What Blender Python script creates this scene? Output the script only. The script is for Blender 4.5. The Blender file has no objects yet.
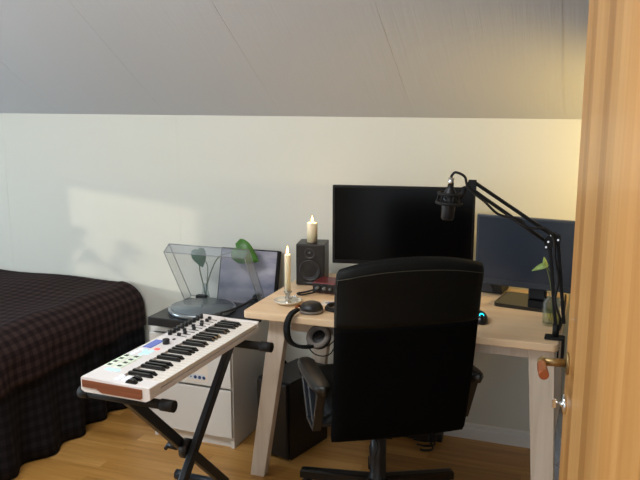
import bpy, bmesh, math, random
from math import sin, cos, pi, radians as R
from mathutils import Vector, Matrix, Euler
random.seed(4)
SC = bpy.context.scene
COL = SC.collection

# ------------------------------------------------------------------ camera
cd = bpy.data.cameras.new('camera'); cam = bpy.data.objects.new('camera', cd); COL.objects.link(cam)
cam.location = (0, 0, 1.5)
cam.rotation_euler = (R(90 - 10.8), 0, R(20.5))
cd.sensor_fit = 'HORIZONTAL'; cd.sensor_width = 36.0; cd.lens = 36.0 * 760 / 640
cd.clip_start = 0.02
SC.camera = cam
# ------------------------------------------------------------------ world, sun, lights, exposure
w = bpy.data.worlds.new('sky'); SC.world = w; w.use_nodes = True
w.node_tree.nodes['Background'].inputs[0].default_value = (0.86, 0.93, 1.0, 1)
w.node_tree.nodes['Background'].inputs[1].default_value = 1.0
def light(kind, name, loc, energy, color, aim=None, **kw):
    d = bpy.data.lights.new(name, kind); d.energy = energy; d.color = color
    for k, v in kw.items(): setattr(d, k, v)
    o = bpy.data.objects.new(name, d); COL.objects.link(o); o.location = loc
    if aim is not None:
        o.rotation_euler = (Vector(aim) - Vector(loc)).to_track_quat('-Z', 'Y').to_euler()
    return o
SUN_DIR = Vector((0.80, 0.60, -0.088))
sun = light('SUN', 'low_sun', (-9, -3, 3), 0.8, (1.0, 0.88, 0.68), angle=R(1.0))
sun.rotation_euler = SUN_DIR.to_track_quat('-Z', 'Y').to_euler()
light('AREA', 'left_window_daylight', (-4.15, 1.55, 0.93), 30, (0.70, 0.85, 1.0), aim=(-1, 1.75, 0.9), shape='RECTANGLE', size=1.1, size_y=0.7)
light('AREA', 'overhead_fill', (-1.6, 1.03, 2.455), 44, (0.93, 0.96, 1.0), aim=(-1.2, 2.2, 0.0), shape='RECTANGLE', size=1.3, size_y=0.7)  # added soft fill from above; no roof window opens here
light('AREA', 'hallway_fill', (-1.2, -1.6, 2.2), 11, (0.96, 0.97, 1.0), aim=(-0.6, 2.4, 0.7), shape='RECTANGLE', size=1.6, size_y=1.2)  # added fill from behind the camera; the hallway has no window
SC.view_settings.view_transform = 'Standard'; SC.view_settings.look = 'None'
SC.view_settings.gamma = 1; SC.view_settings.use_curve_mapping = False
SC.view_settings.exposure = 0.37

# ------------------------------------------------------------------ materials
def newmat(name):
    m = bpy.data.materials.new(name); m.use_nodes = True
    nt = m.node_tree; return m, nt, nt.nodes['Principled BSDF']
def lin(c):
    return tuple(((x / 255) / 12.92 if x / 255 <= .04045 else ((x / 255 + .055) / 1.055) ** 2.4) for x in c) + (1,)
def mat(name, rgb, rough=.5, metal=0, spec=.5, noise=0, scale=20, bump=0, emit=None, es=1, coat=0, sheen=0, stretch=(1, 1, 1)):
    m, nt, b = newmat(name)
    c = lin(rgb); b.inputs['Base Color'].default_value = c
    b.inputs['Roughness'].default_value = rough; b.inputs['Metallic'].default_value = metal
    b.inputs['Specular IOR Level'].default_value = spec
    b.inputs['Coat Weight'].default_value = coat; b.inputs['Sheen Weight'].default_value = sheen
    if noise or bump:
        tc = nt.nodes.new('ShaderNodeTexCoord'); mp = nt.nodes.new('ShaderNodeMapping'); mp.inputs['Scale'].default_value = stretch
        n = nt.nodes.new('ShaderNodeTexNoise'); n.inputs['Scale'].default_value = scale; n.inputs['Detail'].default_value = 5
        nt.links.new(tc.outputs['Object'], mp.inputs[0]); nt.links.new(mp.outputs[0], n.inputs[0])
        if noise:
            r = nt.nodes.new('ShaderNodeValToRGB')
            r.color_ramp.elements[0].position = .3; r.color_ramp.elements[1].position = .7
            r.color_ramp.elements[0].color = tuple(x * (1 - noise) for x in c[:3]) + (1,)
            r.color_ramp.elements[1].color = tuple(min(1, x * (1 + noise)) for x in c[:3]) + (1,)
            nt.links.new(n.outputs[0], r.inputs[0]); nt.links.new(r.outputs[0], b.inputs['Base Color'])
        if bump:
            bp = nt.nodes.new('ShaderNodeBump'); bp.inputs['Strength'].default_value = bump; bp.inputs['Distance'].default_value = .004
            nt.links.new(n.outputs[0], bp.inputs['Height']); nt.links.new(bp.outputs[0], b.inputs['Normal'])
    if emit:
        b.inputs['Emission Color'].default_value = lin(emit); b.inputs['Emission Strength'].default_value = es
    return m
def wood(name, stops, axis=2, scale=9, stretch=.06, rough=.45, plank=None, coat=0, fine=.12):
    """grain running along local axis; plank=(width axis, width) adds glued staves of differing tone"""
    m, nt, b = newmat(name); L = nt.links.new
    tc = nt.nodes.new('ShaderNodeTexCoord'); mp = nt.nodes.new('ShaderNodeMapping')
    s = [1, 1, 1]; s[axis] = stretch; mp.inputs['Scale'].default_value = s
    L(tc.outputs['Object'], mp.inputs[0])
    vec = mp.outputs[0]
    n = nt.nodes.new('ShaderNodeTexNoise'); n.inputs['Scale'].default_value = scale; n.inputs['Detail'].default_value = 8; n.inputs['Roughness'].default_value = .6
    L(vec, n.inputs[0])
    f = n.outputs[0]
    if plank:
        ax, wd = plank
        sp = nt.nodes.new('ShaderNodeSeparateXYZ'); L(tc.outputs['Object'], sp.inputs[0])
        dv = nt.nodes.new('ShaderNodeMath'); dv.operation = 'DIVIDE'; dv.inputs[1].default_value = wd; L(sp.outputs[ax], dv.inputs[0])
        fl = nt.nodes.new('ShaderNodeMath'); fl.operation = 'FLOOR'; L(dv.outputs[0], fl.inputs[0])
        wn = nt.nodes.new('ShaderNodeTexWhiteNoise'); wn.noise_dimensions = '1D'; L(fl.outputs[0], wn.inputs['W'])
        off = nt.nodes.new('ShaderNodeVectorMath'); off.operation = 'ADD'
        sc = nt.nodes.new('ShaderNodeVectorMath'); sc.operation = 'SCALE'; sc.inputs['Scale'].default_value = 13
        L(wn.outputs['Color'], sc.inputs[0]); L(mp.outputs[0], off.inputs[0]); L(sc.outputs[0], off.inputs[1]); L(off.outputs[0], n.inputs[0])
        mx = nt.nodes.new('ShaderNodeMix'); mx.data_type = 'FLOAT'; mx.inputs[0].default_value = .36
        L(n.outputs[0], mx.inputs[2]); L(wn.outputs['Value'], mx.inputs[3]); f = mx.outputs[0]
    r = nt.nodes.new('ShaderNodeValToRGB')
    r.color_ramp.elements[0].position = .28; r.color_ramp.elements[1].position = .75
    r.color_ramp.elements[0].color = lin(stops[0]); r.color_ramp.elements[1].color = lin(stops[-1])
    for i, c in enumerate(stops[1:-1]):
        e = r.color_ramp.elements.new(.28 + .47 * (i + 1) / (len(stops) - 1)); e.color = lin(c)
    L(f, r.inputs[0]); L(r.outputs[0], b.inputs['Base Color'])
    b.inputs['Roughness'].default_value = rough; b.inputs['Coat Weight'].default_value = coat
    return m

M = {}
M['ceiling'] = None
M['white'] = mat('white_lacquer', (225, 224, 220), .4)
M['desk_wood'] = wood('birch_veneer', [(214, 180, 142), (228, 198, 160), (236, 209, 175)], axis=0, scale=14, stretch=.05, rough=.4)
M['desk_leg'] = wood('white_stained_birch', [(202, 187, 168), (218, 205, 188), (228, 216, 202)], axis=2, scale=30, stretch=.05, rough=.5)
M['black'] = mat('black_plastic', (20, 20, 22), .45)
M['black_matte'] = mat('matte_black', (14, 14, 15), .8)
M['rubber'] = mat('rubber', (12, 12, 12), .7)
M['arm_black'] = mat('arm_black', (12, 12, 14), .6, spec=.3)
M['steel_black'] = mat('black_coated_steel', (34, 40, 48), .4, metal=.1)
M['leather'] = mat('black_leather', (9, 11, 10), .58, spec=.22, noise=.15, scale=60, bump=.1)
M['fabric'] = mat('black_fabric', (4, 4, 4), .98, spec=.1, noise=.2, scale=300, bump=.3)
M['chrome'] = mat('chrome', (215, 215, 215), .15, metal=1)
M['brass'] = mat('satin_brass', (150, 126, 84), .4, metal=.8)
M['copper'] = mat('copper_lacquer', (156, 84, 44), .35, metal=.3)
M['wax'] = mat('ivory_wax', (240, 228, 196), .5)
M['wax'].node_tree.nodes['Principled BSDF'].inputs['Subsurface Weight'].default_value = .4
M['wax'].node_tree.nodes['Principled BSDF'].inputs['Subsurface Radius'].default_value = (.03, .02, .01)
M['flame'] = mat('flame', (255, 200, 110), .5, emit=(255, 190, 90), es=14)
M['leaf'] = mat('leaf_green', (66, 116, 38), .4, noise=.3, scale=25)
M['leaf_dark'] = mat('leaf_grey_green', (62, 104, 76), .4, noise=.2, scale=25)
M['leaf_light'] = mat('leaf_fresh', (140, 164, 84), .4, noise=.3, scale=40)
M['stem'] = mat('stem_green', (84, 96, 50), .5)
M['screen'] = mat('dark_screen', (4, 4, 5), .2, spec=.18)
M['screen_blue'] = mat('blue_grey_screen', (34, 43, 58), .25, spec=.6)
M['bezel_blue'] = mat('blue_grey_bezel', (38, 46, 58), .35)
M['maroon'] = mat('maroon_anodised', (104, 30, 34), .35, metal=.3)
M['kb'] = mat('warm_white_plastic', (236, 230, 227), .4)
M['kb_key'] = mat('ivory_key', (240, 232, 222), .25)
M['kb_black'] = mat('gloss_black_key', (14, 14, 15), .2)
M['walnut'] = wood('walnut', [(104, 56, 36), (136, 78, 50), (158, 96, 64)], axis=0, scale=60, stretch=.05, rough=.4)
M['pad'] = mat('lit_pad', (222, 232, 212), .5, emit=(210, 236, 210), es=.12)
M['btn_cyan'] = mat('lit_cyan_button', (190, 222, 234), .4, emit=(150, 220, 250), es=.5)
M['btn_white'] = mat('lit_white_button', (226, 232, 240), .4, emit=(220, 232, 250), es=.35)
M['btn_red'] = mat('lit_red_button', (236, 110, 106), .4, emit=(240, 100, 90), es=.5)
M['lcd'] = mat('blue_display', (92, 108, 176), .2, emit=(80, 100, 190), es=.25)
M['cyan_led'] = mat('cyan_led', (30, 200, 220), .3, emit=(20, 210, 235), es=2.5)
M['grey'] = mat('grey_plastic', (96, 98, 100), .5)
M['pad_grey'] = mat('grey_velour', (128, 120, 112), .95, bump=.3, scale=200)
M['blue_ink'] = mat('blue_ink', (38, 66, 120), .6)
M['paper'] = mat('paper', (214, 220, 228), .8)
M['platter'] = mat('satin_platter', (150, 156, 160), .25, metal=.7)
M['darkwood'] = mat('black_ash_vinyl', (24, 25, 28), .4, noise=.2, scale=60)

def glass(name, tint=(1, 1, 1), rough=0.0, alpha_mix=.0, ior=1.45):
    m, nt, b = newmat(name)
    b.inputs['Base Color'].default_value = tint + (1,); b.inputs['Transmission Weight'].default_value = 1
    b.inputs['Roughness'].default_value = rough; b.inputs['IOR'].default_value = ior
    return m

def thin(name, col, fac, rough=.1):
    m, nt, b = newmat(name); o = nt.nodes['Material Output']
    t = nt.nodes.new('ShaderNodeBsdfTransparent'); t.inputs[0].default_value = col + (1,)
    mx = nt.nodes.new('ShaderNodeMixShader')
    lw = nt.nodes.new('ShaderNodeLayerWeight'); lw.inputs[0].default_value = .25
    ma = nt.nodes.new('ShaderNodeMath'); ma.operation = 'MULTIPLY_ADD'; ma.inputs[1].default_value = .22; ma.inputs[2].default_value = fac
    nt.links.new(lw.outputs['Fresnel'], ma.inputs[0]); nt.links.new(ma.outputs[0], mx.inputs[0])
    b.inputs['Roughness'].default_value = rough; b.inputs['Base Color'].default_value = (.6, .63, .66, 1)
    nt.links.new(t.outputs[0], mx.inputs[1]); nt.links.new(b.outputs[0], mx.inputs[2]); nt.links.new(mx.outputs[0], o.inputs[0])
    return m
M['glass'] = thin('clear_glass', (.93, .96, .95), .02, .03)
M['water'] = thin('greenish_water', (.86, .84, .48), .10)
M['water'].node_tree.nodes['Principled BSDF'].inputs['Base Color'].default_value = (.50, .46, .12, 1)
M['acrylic'] = thin('smoky_clear_acrylic', (.93, .94, .95), .012, .05)
M['acrylic_edge'] = thin('acrylic_edge', (.35, .36, .38), .35)
M['film'] = thin('clear_plastic_film', (.94, .96, .98), .22, .2)

# painted wall
def wallmat():
    m, nt, b = newmat('painted_wall'); L = nt.links.new
    tc = nt.nodes.new('ShaderNodeTexCoord'); mp = nt.nodes.new('ShaderNodeMapping'); mp.inputs['Scale'].default_value = (26, 26, 1.2)
    n = nt.nodes.new('ShaderNodeTexNoise'); n.inputs['Scale'].default_value = 1.5; n.inputs['Detail'].default_value = 4
    L(tc.outputs['Object'], mp.inputs[0]); L(mp.outputs[0], n.inputs[0])
    r = nt.nodes.new('ShaderNodeValToRGB'); r.color_ramp.elements[0].color = lin((211, 210, 199)); r.color_ramp.elements[1].color = lin((211, 210, 199))
    L(n.outputs[0], r.inputs[0]); L(r.outputs[0], b.inputs['Base Color'])
    bp = nt.nodes.new('ShaderNodeBump'); bp.inputs['Strength'].default_value = .05; bp.inputs['Distance'].default_value = .003
    L(n.outputs[0], bp.inputs['Height']); L(bp.outputs[0], b.inputs['Normal'])
    b.inputs['Roughness'].default_value = .75
    return m
M['wall'] = wallmat()
def ceilmat():
    m, nt, b = newmat('painted_sloped_ceiling'); L = nt.links.new
    tc = nt.nodes.new('ShaderNodeTexCoord'); mp = nt.nodes.new('ShaderNodeMapping'); mp.inputs['Scale'].default_value = (60, 2.5, 2.5)
    n = nt.nodes.new('ShaderNodeTexNoise'); n.inputs['Scale'].default_value = 1.5; n.inputs['Detail'].default_value = 5
    L(tc.outputs['Object'], mp.inputs[0]); L(mp.outputs[0], n.inputs[0])
    bp = nt.nodes.new('ShaderNodeBump'); bp.inputs['Strength'].default_value = .35; bp.inputs['Distance'].default_value = .004
    L(n.outputs[0], bp.inputs['Height']); L(bp.outputs[0], b.inputs['Normal'])
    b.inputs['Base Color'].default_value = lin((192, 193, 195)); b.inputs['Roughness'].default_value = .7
    return m
M['ceiling'] = ceilmat()
def floormat():
    m, nt, b = newmat('oak_parquet'); L = nt.links.new
    tc = nt.nodes.new('ShaderNodeTexCoord')
    br = nt.nodes.new('ShaderNodeTexBrick'); br.inputs['Scale'].default_value = 1
    br.inputs['Brick Width'].default_value = .62; br.inputs['Row Height'].default_value = .068; br.inputs['Mortar Size'].default_value = .0009
    br.inputs['Color1'].default_value = (0, 0, 0, 1); br.inputs['Color2'].default_value = (1, 1, 1, 1); br.inputs['Mortar'].default_value = (.2, .2, .2, 1)
    br.offset = .37; br.inputs['Bias'].default_value = 0
    L(tc.outputs['Object'], br.inputs[0])
    mp = nt.nodes.new('ShaderNodeMapping'); mp.inputs['Scale'].default_value = (1.4, 22, 1)
    L(tc.outputs['Object'], mp.inputs[0])
    ad = nt.nodes.new('ShaderNodeVectorMath'); ad.operation = 'ADD'
    sc = nt.nodes.new('ShaderNodeVectorMath'); sc.operation = 'SCALE'; sc.inputs['Scale'].default_value = 9
    L(br.outputs['Color'], sc.inputs[0]); L(mp.outputs[0], ad.inputs[0]); L(sc.outputs[0], ad.inputs[1])
    n = nt.nodes.new('ShaderNodeTexNoise'); n.inputs['Scale'].default_value = 2.2; n.inputs['Detail'].default_value = 7
    L(ad.outputs[0], n.inputs[0])
    mx = nt.nodes.new('ShaderNodeMix'); mx.data_type = 'FLOAT'; mx.inputs[0].default_value = .36
    L(n.outputs[0], mx.inputs[2]); L(br.outputs['Color'], mx.inputs[3])
    r = nt.nodes.new('ShaderNodeValToRGB'); e = r.color_ramp.elements
    e[0].position = .2; e[1].position = .85; e[0].color = lin((144, 99, 44)); e[1].color = lin((212, 164, 98))
    k = e.new(.5); k.color = lin((184, 134, 68))
    L(mx.outputs[0], r.inputs[0])
    L(r.outputs[0], b.inputs['Base Color']); b.inputs['Roughness'].default_value = .33
    return m
M['floor'] = floormat()
M['door_wood'] = wood('oiled_alder_door', [(160, 111, 56), (190, 140, 80), (212, 164, 102)], axis=2, scale=14, stretch=.06, rough=.38, plank=(0, .062), coat=.1)
M['door_edge'] = wood('door_edging', [(160, 108, 58), (196, 146, 90)], axis=2, scale=16, stretch=.05)
def plaid(name='brown_plaid_cotton', cs=((30, 21, 22), (43, 32, 32), (58, 44, 42))):
    m, nt, b = newmat(name); L = nt.links.new
    uv = nt.nodes.new('ShaderNodeUVMap'); sp = nt.nodes.new('ShaderNodeSeparateXYZ'); L(uv.outputs[0], sp.inputs[0])
    out = []
    for i in (0, 1):
        a = nt.nodes.new('ShaderNodeMath'); a.operation = 'MULTIPLY'; a.inputs[1].default_value = 2 * pi / .046; L(sp.outputs[i], a.inputs[0])
        s = nt.nodes.new('ShaderNodeMath'); s.operation = 'SINE'; L(a.outputs[0], s.inputs[0])
        g = nt.nodes.new('ShaderNodeMath'); g.operation = 'MULTIPLY_ADD'; g.inputs[1].default_value = 4; g.inputs[2].default_value = .5; g.use_clamp = True; L(s.outputs[0], g.inputs[0])
        out.append(g.outputs[0])
    ad = nt.nodes.new('ShaderNodeMath'); ad.operation = 'ADD'; L(out[0], ad.inputs[0]); L(out[1], ad.inputs[1])
    hf = nt.nodes.new('ShaderNodeMath'); hf.operation = 'MULTIPLY'; hf.inputs[1].default_value = .5; L(ad.outputs[0], hf.inputs[0])
    r = nt.nodes.new('ShaderNodeValToRGB'); e = r.color_ramp.elements
    e[0].color = lin(cs[0]); e[1].color = lin(cs[2]); k = e.new(.5); k.color = lin(cs[1])
    L(hf.outputs[0], r.inputs[0]); L(r.outputs[0], b.inputs['Base Color'])
    b.inputs['Roughness'].default_value = .95; b.inputs['Specular IOR Level'].default_value = .15
    return m
M['plaid'] = plaid()
M['skirt_cloth'] = plaid('dark_checked_skirt', ((17, 15, 18), (24, 22, 25), (33, 30, 33)))
def sleeve_art():
    m, nt, b = newmat('cloudy_sea_print'); L = nt.links.new
    tc = nt.nodes.new('ShaderNodeTexCoord'); mp = nt.nodes.new('ShaderNodeMapping'); mp.inputs['Scale'].default_value = (5, 5, 14)
    L(tc.outputs['Object'], mp.inputs[0])
    n = nt.nodes.new('ShaderNodeTexNoise'); n.inputs['Scale'].default_value = 1; n.inputs['Detail'].default_value = 5; L(mp.outputs[0], n.inputs[0])
    r = nt.nodes.new('ShaderNodeValToRGB'); e = r.color_ramp.elements
    e[0].position = .35; e[0].color = lin((104, 108, 128)); e[1].position = .7; e[1].color = lin((176, 170, 180))
    L(n.outputs[0], r.inputs[0]); L(r.outputs[0], b.inputs['Base Color']); b.inputs['Roughness'].default_value = .5
    return m
M['print'] = sleeve_art()

# ------------------------------------------------------------------ geometry helpers
def bm_new(): return bmesh.new()
def box(bm, lo, hi, mx=None, bevel=0, seg=2, mi=0):
    cx = [(lo[i] + hi[i]) / 2 for i in range(3)]; s = [hi[i] - lo[i] for i in range(3)]
    r = bmesh.ops.create_cube(bm, size=1)
    vs = r['verts']
    for v in vs: v.co = Vector((v.co.x * s[0] + cx[0], v.co.y * s[1] + cx[1], v.co.z * s[2] + cx[2]))
    fs = {f for v in vs for f in v.link_faces}
    for f in fs: f.material_index = mi
    if bevel:
        es = list({e for v in vs for e in v.link_edges})
        rr = bmesh.ops.bevel(bm, geom=es, offset=bevel, segments=seg, affect='EDGES', profile=.5)
        vs = list({v for f in rr['faces'] for v in f.verts} | {v for v in vs if v.is_valid})
        for f in rr['faces']: f.material_index = mi
    if mx is not None:
        for v in vs: v.co = mx @ v.co
    return vs
def catmull(pts, n=8):
    P = [Vector(p) for p in pts]
    if len(P) < 3: return P
    out = []
    for i in range(len(P) - 1):
        p0 = P[i - 1] if i else P[0] * 2 - P[1]; p1 = P[i]; p2 = P[i + 1]; p3 = P[i + 2] if i + 2 < len(P) else P[-1] * 2 - P[-2]
        for k in range(n):
            t = k / n
            out.append(.5 * ((2 * p1) + (p2 - p0) * t + (2 * p0 - 5 * p1 + 4 * p2 - p3) * t * t + (3 * p1 - p0 - 3 * p2 + p3) * t ** 3))
    out.append(P[-1]); return out
def tube(bm, pts, r, seg=10, smooth=0, mi=0, closed=False):
    P = catmull(pts, smooth) if smooth else [Vector(p) for p in pts]
    rs = r if isinstance(r, (list, tuple)) else None
    rings = []; N = len(P); up = None
    for i, p in enumerate(P):
        if closed: d = P[(i + 1) % N] - P[i - 1]
        else: d = (P[min(i + 1, N - 1)] - P[max(i - 1, 0)])
        d.normalize()
        if up is None:
            up = Vector((0, 0, 1)) if abs(d.z) < .9 else Vector((1, 0, 0))
        a = d.cross(up)
        if a.length < 1e-5: a = d.orthogonal()
        a.normalize(); b = a.cross(d).normalized(); up = b
        if rs:
            t = i / max(1, N - 1) * (len(rs) - 1); k = min(int(t), len(rs) - 2); rad = rs[k] + (rs[k + 1] - rs[k]) * (t - k)
        else: rad = r
        rings.append([bm.verts.new(p + a * cos(2 * pi * j / seg) * rad + b * sin(2 * pi * j / seg) * rad) for j in range(seg)])
    for i in range(N if closed else N - 1):
        A = rings[i]; B = rings[(i + 1) % N]
        for j in range(seg):
            f = bm.faces.new((A[j], A[(j + 1) % seg], B[(j + 1) % seg], B[j])); f.smooth = True; f.material_index = mi
    if not closed:
        for ring, rev in ((rings[0], True), (rings[-1], False)):
            f = bm.faces.new(list(reversed(ring)) if rev else ring); f.material_index = mi
def bar(bm, a, b, wd, ht, side=None, bevel=.002, mi=0):
    """rectangular bar from a to b: width wd along side, height ht"""
    a = Vector(a); b = Vector(b); d = (b - a); L = d.length; d.normalize()
    s = Vector(side).normalized() if side else d.cross(Vector((0, 0, 1))).normalized()
    s = (s - d * s.dot(d)).normalized(); u = s.cross(d)
    mx = Matrix.Translation((a + b) / 2) @ Matrix((s, d, u)).transposed().to_4x4()
    return box(bm, (-wd / 2, -L / 2, -ht / 2), (wd / 2, L / 2, ht / 2), mx, bevel, mi=mi)
def lathe(bm, prof, seg=32, c=(0, 0, 0), mx=None, mi=0, smooth=True):
    c = Vector(c); rings = []
    for r, z in prof:
        if r < 1e-6: vs = [bm.verts.new(c + Vector((0, 0, z)))]
        else: vs = [bm.verts.new(c + Vector((r * cos(2 * pi * k / seg), r * sin(2 * pi * k / seg), z))) for k in range(seg)]
        rings.append(vs)
    for A, B in zip(rings, rings[1:]):
        for k in range(seg):
            q = [A[k % len(A)], A[(k + 1) % len(A)], B[(k + 1) % len(B)], B[k % len(B)]]
            q = [v for i, v in enumerate(q) if v not in q[:i]]
            if len(q) > 2:
                try: f = bm.faces.new(q); f.smooth = smooth; f.material_index = mi
                except ValueError: pass
    if mx is not None:
        for ring in rings:
            for v in ring: v.co = mx @ v.co
def prism(bm, poly, lo, hi, axis=1, mx=None, mi=0):
    """extrude a 2D polygon between lo and hi along axis (0: poly=(y,z), 1: (x,z), 2: (x,y))"""
    def pt(p, t):
        return Vector((t, p[0], p[1])) if axis == 0 else (Vector((p[0], t, p[1])) if axis == 1 else Vector((p[0], p[1], t)))
    A = [bm.verts.new(pt(p, lo)) for p in poly]; B = [bm.verts.new(pt(p, hi)) for p in poly]
    fs = [bm.faces.new(A), bm.faces.new(B)]
    n = len(poly)
    for i in range(n): fs.append(bm.faces.new((A[i], B[i], B[(i + 1) % n], A[(i + 1) % n])))
    for f in fs: f.material_index = mi
    bmesh.ops.recalc_face_normals(bm, faces=fs)
    if mx is not None:
        for v in A + B: v.co = mx @ v.co
    return A + B
def rrect(x0, y0, x1, y1, r, n=5):
    o = []
    for cx, cy, a in ((x1 - r, y1 - r, 0), (x0 + r, y1 - r, 90), (x0 + r, y0 + r, 180), (x1 - r, y0 + r, 270)):
        for k in range(n + 1):
            t = R(a + 90 * k / n); o.append((cx + r * cos(t), cy + r * sin(t)))
    return o
def obj(name, bm, mats, parent=None, label=None, smooth=False, fix=True):
    if fix: bmesh.ops.recalc_face_normals(bm, faces=bm.faces[:])
    me = bpy.data.meshes.new(name); bm.to_mesh(me); bm.free()
    for m in (mats if isinstance(mats, (list, tuple)) else [mats]): me.materials.append(m)
    o = bpy.data.objects.new(name, me); COL.objects.link(o)
    if parent: o.parent = parent
    if label: o['label'] = label
    if smooth:
        for p in me.polygons: p.use_smooth = True
    return o
def tag(o, label, cat, group=None, loc=None, rz=None):
    o['label'] = label; o['category'] = cat
    if group: o['group'] = group
    if loc is not None: o.location = loc
    if rz is not None: o.rotation_euler = (0, 0, rz)
    return o
def thing(name, label, cat, loc=(0, 0, 0), rz=0, group=None):
    o = bpy.data.objects.new(name, None); COL.objects.link(o); o.empty_display_size = .05
    return tag(o, label, cat, group, loc, rz)
def struct(name, bm, m, parent=None):
    o = obj(name, bm, m, parent)
    if not parent: o['kind'] = 'structure'
    return o
def copy_tree(o, parent=None):
    c = o.copy(); COL.objects.link(c); c.parent = parent
    for ch in list(o.children): copy_tree(ch, c)
    return c

# ------------------------------------------------------------------ the room
WY = 3.197; WL = -4.20; WR = 1.70; WF = .70; KZ = 1.406; CH = 2.50; SL = math.tan(R(34))
HY = -2.0
b = bm_new(); box(b, (WL - .1, HY, -.1), (WR + .1, WY + .1, 0)); struct('floor', b, M['floor'])
b = bm_new(); box(b, (WL - .1, WY, 0), (WR + .1, WY + .1, KZ + .1)); 
for xs in (-1.93, -.86, -2.98): box(b, (xs, WY - .0006, 0), (xs + .004, WY, KZ))
struct('wall_back', b, M['wall'])
b = bm_new()
yf = WY - (CH - KZ) / SL
prism(b, [(WY + .1, KZ - .1 * SL), (yf, CH), (yf, CH + .12), (WY + .1, KZ - .1 * SL + .12)], WL - .1, WR + .1, axis=0)
# thin painted-over board joints on the slope
for xs in (-2.62, -1.98, -1.38, -.77, -.16):
    a0 = Vector((xs, WY - .02, KZ + .02 * SL)); a1 = Vector((xs + random.uniform(-.01, .01), yf + .02, CH - .02 * SL))
    bar(b, a0, a1, .004, .0016, side=(1, 0, 0), bevel=0)
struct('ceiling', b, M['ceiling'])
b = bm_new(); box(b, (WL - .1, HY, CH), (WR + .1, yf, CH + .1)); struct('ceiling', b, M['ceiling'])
b = bm_new()
for lo, hi in (((-2.30, .60, CH - .04), (-2.25, 1.40, CH)), ((-.95, .60, CH - .04), (-.90, 1.40, CH)), ((-2.25, .60, CH - .04), (-.95, .65, CH)), ((-2.25, 1.35, CH - .04), (-.95, 1.40, CH))): box(b, lo, hi)
struct('added_skylight_frame', b, M['white'])  # unseen frame added around the overhead fill light, ceiling closed above it
# left gable wall with a low window
wy0, wy1, wz0, wz1 = 1.34, 1.985, .62, 1.235
b = bm_new()
prof = [(HY, 0), (WY, 0), (WY, KZ), (yf, CH), (HY, CH)]
for lo, hi in (((WL - .1, HY, 0), (WL, wy0, CH)), ((WL - .1, wy0, 0), (WL, wy1, wz0)), ((WL - .1, wy0, wz1), (WL, wy1, CH))):
    box(b, lo, hi)
prism(b, [(wy1, 0), (WY, 0), (WY, KZ), (wy1, KZ + (WY - wy1) * SL)], WL - .1, WL, axis=0)
struct('wall_left', b, M['wall'])
b = bm_new()
for lo, hi in (((WL - .08, wy0 - .0, wz0), (WL - .02, wy0 + .02, wz1)), ((WL - .08, wy1 - .02, wz0), (WL - .02, wy1, wz1)),
               ((WL - .08, wy0, wz0), (WL - .02, wy1, wz0 + .02)), ((WL - .08, wy0, wz1 - .01), (WL - .02, wy1, wz1))):
    box(b, lo, hi)
wf = struct('window_1', b, M['white'])
b = bm_new(); box(b, (WL - .06, wy0 + .02, wz0 + .02), (WL - .056, wy1 - .02, wz1 - .01))
obj('window_pane', b, thin('window_pane_glass', (.97, .98, .98), .02), wf)
b = bm_new(); box(b, (WL, wy0 - .05, wz0 - .03), (WL + .16, wy1 + .05, wz0 - .005), bevel=.004); struct('window_sill', b, M['white']); bpy.data.objects['window_sill'].name = 'trim_1'
b = bm_new(); prism(b, [(HY, 0), (WY, 0), (WY, KZ), (yf, CH), (HY, CH)], WR, WR + .1, axis=0); struct('wall_right', b, M['wall'])
# wall with the doorway the camera looks through
b = bm_new()
DX0, DX1, DZ = -.84, .115, 2.06
box(b, (WL, WF - .1, 0), (DX0, WF, CH)); box(b, (DX1, WF - .1, 0), (WR, WF, CH)); box(b, (DX0, WF - .1, DZ), (DX1, WF, CH))
struct('wall_front', b, M['wall'])
b = bm_new()
box(b, (DX0, WF - .11, 0), (DX0 + .025, WF + .01, DZ)); box(b, (DX1 - .025, WF - .11, 0), (DX1, WF + .01, DZ)); box(b, (DX0, WF - .11, DZ - .025), (DX1, WF + .01, DZ))
struct('trim_2', b, M['door_edge'])
# baseboard along the back wall: board with a thin quarter strip on top
b = bm_new()
prism(b, [(WY, 0), (WY - .016, 0), (WY - .016, .045), (WY - .010, .049), (WY - .010, .066), (WY - .004, .07), (WY, .07)], WL, WR, axis=0)
struct('baseboard_back', b, M['white'])
b = bm_new(); box(b, (WL, WF, 0), (WL + .014, WY - .016, .066), bevel=.003); struct('baseboard_left', b, M['white'])
b = bm_new(); box(b, (WR - .014, WF, 0), (WR, WY - .016, .066), bevel=.003); struct('baseboard_right', b, M['white'])

# ------------------------------------------------------------------ the open door
E0 = Vector((-.0475, 1.583)); E1 = Vector((.088, .744))
dd = (E1 - E0).normalized(); ang = math.atan2(dd.y, dd.x)
# local: x runs from the free edge to the hinges, y towards the hidden side
door = thing('door_1', 'oiled reddish pale wooden door standing open at the right edge', 'door', (E0.x, E0.y, 0), ang)
door['kind'] = 'structure'
L = (E1 - E0).length
b = bm_new(); box(b, (0, 0, .012), (L, .04, 2.03), bevel=.0015, seg=1)
obj('door_leaf', b, M['door_wood'], door)
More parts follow.
